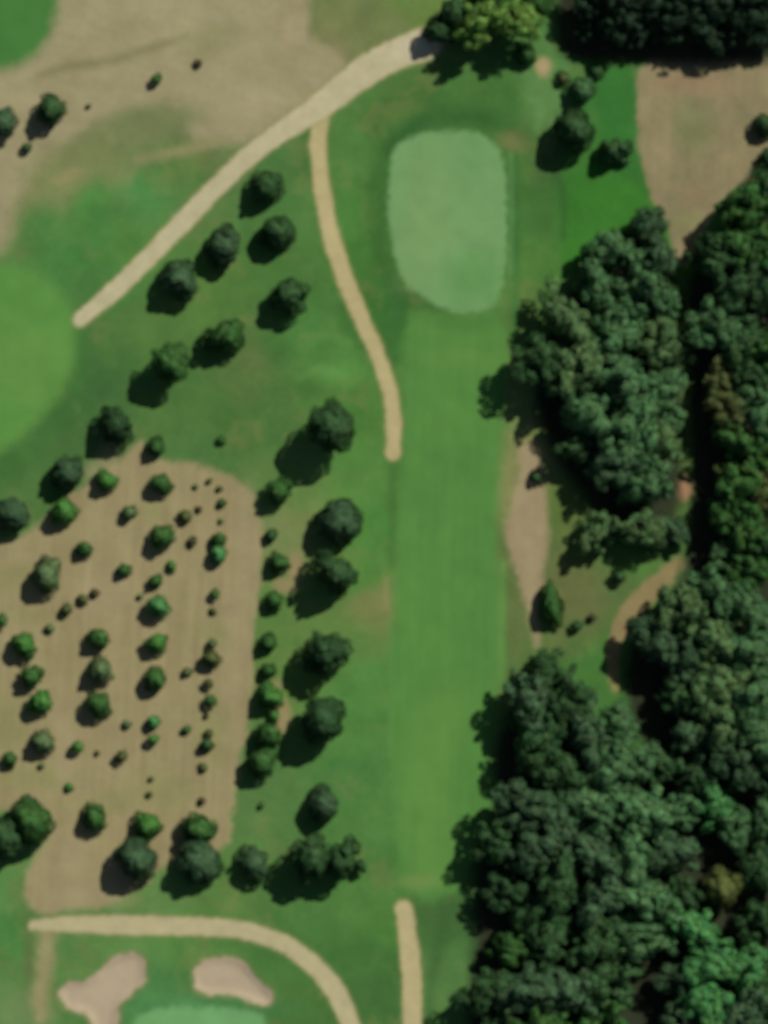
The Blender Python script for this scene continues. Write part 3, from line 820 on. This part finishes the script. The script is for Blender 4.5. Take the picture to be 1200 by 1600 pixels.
wood('canopy tree in the wood bordering the dry field', (1080, 250), 'that field', 'broadleaf_tree',
     [(1172, 318, 40, 'green'), (1205, 292, 36, 'dark'), (1118, 400, 38, 'dark'), (1165, 385, 36, 'green'), (1208, 392, 38, 'green'), (1150, 448, 38, 'deep'), (1198, 468, 38, 'deep'),
      (1116, 508, 38, 'pale'), (1165, 530, 34, 'dark'), (1205, 545, 36, 'green')],
     'trees of the wood below the dry field', 2.7)
wood('canopy tree in the wood round the earthy patch', (1068, 765), 'it', 'broadleaf_tree',
     [(1128, 592, 26, 'olive'), (1172, 598, 34, 'dark'), (1142, 640, 32, 'olive'), (1196, 648, 36, 'pale'), (1158, 692, 34, 'green'), (1205, 706, 32, 'green'), (1136, 742, 18, 'olive'), (1158, 752, 34, 'green'),
      (1200, 770, 34, 'olive'), (1136, 806, 26, 'green'), (1172, 826, 34, 'green'), (1205, 850, 30, 'dark'), (1128, 872, 22, 'pale'), (1172, 890, 30, 'green')],
     'trees of the wood beyond the earthy patch', 2.7)
wood('canopy tree in the wood past the dirt track', (968, 990), 'it', 'broadleaf_tree',
     [(1112, 928, 38, 'pale'), (1060, 948, 40, 'sage'), (1170, 948, 36, 'pale'), (1022, 1000, 36, 'slate'), (1112, 992, 44, 'sage'), (1172, 1014, 40, 'pale'), (1066, 1030, 36, 'slate'), (1120, 1060, 44, 'sage'),
      (1184, 1080, 42, 'pale'), (1062, 1092, 30, 'dark'), (1124, 1128, 42, 'sage'), (1186, 1150, 40, 'pale'), (1082, 1150, 30, 'slate'), (1150, 1190, 34, 'slate'), (1205, 1210, 32, 'slate'), (1040, 1196, 26, 'dark'), (1090, 1216, 26, 'deep')],
     'trees of the wood past the dirt track', 2.4)
wood('canopy tree at the big wood tip', (850, 1010), 'the bare strip', 'broadleaf_tree',
     [(850, 1048, 30, 'dark'), (826, 1096, 40, 'slate'), (888, 1092, 38, 'dark'), (842, 1160, 42, 'dark'), (914, 1152, 42, 'slate'), (966, 1130, 28, 'pale'), (884, 1212, 44, 'dark'), (960, 1192, 40, 'pale'), (1002, 1198, 32, 'pale')],
     'trees at the point of the south wood', 2.3)
wood('canopy tree on the big wood edge', (650, 1300), 'the fairway end', 'broadleaf_tree',
     [(815, 1262, 40, 'slate'), (778, 1316, 34, 'dark'), (865, 1270, 42, 'slate'), (838, 1330, 42, 'slate'), (790, 1392, 30, 'deep'), (872, 1382, 42, 'dark'), (828, 1432, 32, 'dark'), (796, 1482, 28, 'green'),
      (858, 1470, 40, 'dark'), (766, 1552, 38, 'dark'), (826, 1548, 40, 'slate'), (884, 1550, 44, 'slate'), (780, 1604, 36, 'dark'), (850, 1610, 40, 'green')],
     'trees of the south wood along the fairway', 2.5)
wood('canopy tree inside the big wood', (1125, 1385), 'the yellowish tree', 'broadleaf_tree',
     [(935, 1262, 46, 'pale'), (1004, 1266, 44, 'pale'), (1058, 1270, 34, 'pale'), (920, 1330, 44, 'slate'), (982, 1340, 44, 'pale'), (1044, 1336, 38, 'slate'), (940, 1400, 44, 'slate'), (1008, 1404, 42, 'pale'),
      (1068, 1400, 28, 'dark'), (930, 1470, 44, 'dark'), (998, 1468, 42, 'pale'), (950, 1540, 42, 'dark'), (940, 1602, 42, 'green')],
     'trees deep in the south wood', 2.3)
wood('canopy tree in the big wood corner', (1125, 1385), 'the yellowish tree', 'broadleaf_tree',
     [(1118, 1256, 32, 'fresh'), (1150, 1296, 32, 'pale'), (1200, 1280, 36, 'pale'), (1196, 1356, 34, 'dark'), (1082, 1448, 36, 'fresh'), (1110, 1506, 42, 'fresh'), (1170, 1516, 34, 'fresh'), (1186, 1440, 32, 'dark'),
      (1062, 1530, 30, 'slate'), (1108, 1572, 38, 'fresh'), (1060, 1590, 30, 'slate'), (1170, 1584, 38, 'slate'), (1208, 1560, 34, 'dark')],
     'trees in the corner of the south wood', 2.2)
add_plant('broadleaf_tree', 1128, 1388, 34, 'yellow', 'yellowish round tree standing out among the dark canopy of the big wood', None, 2.3, 'open')
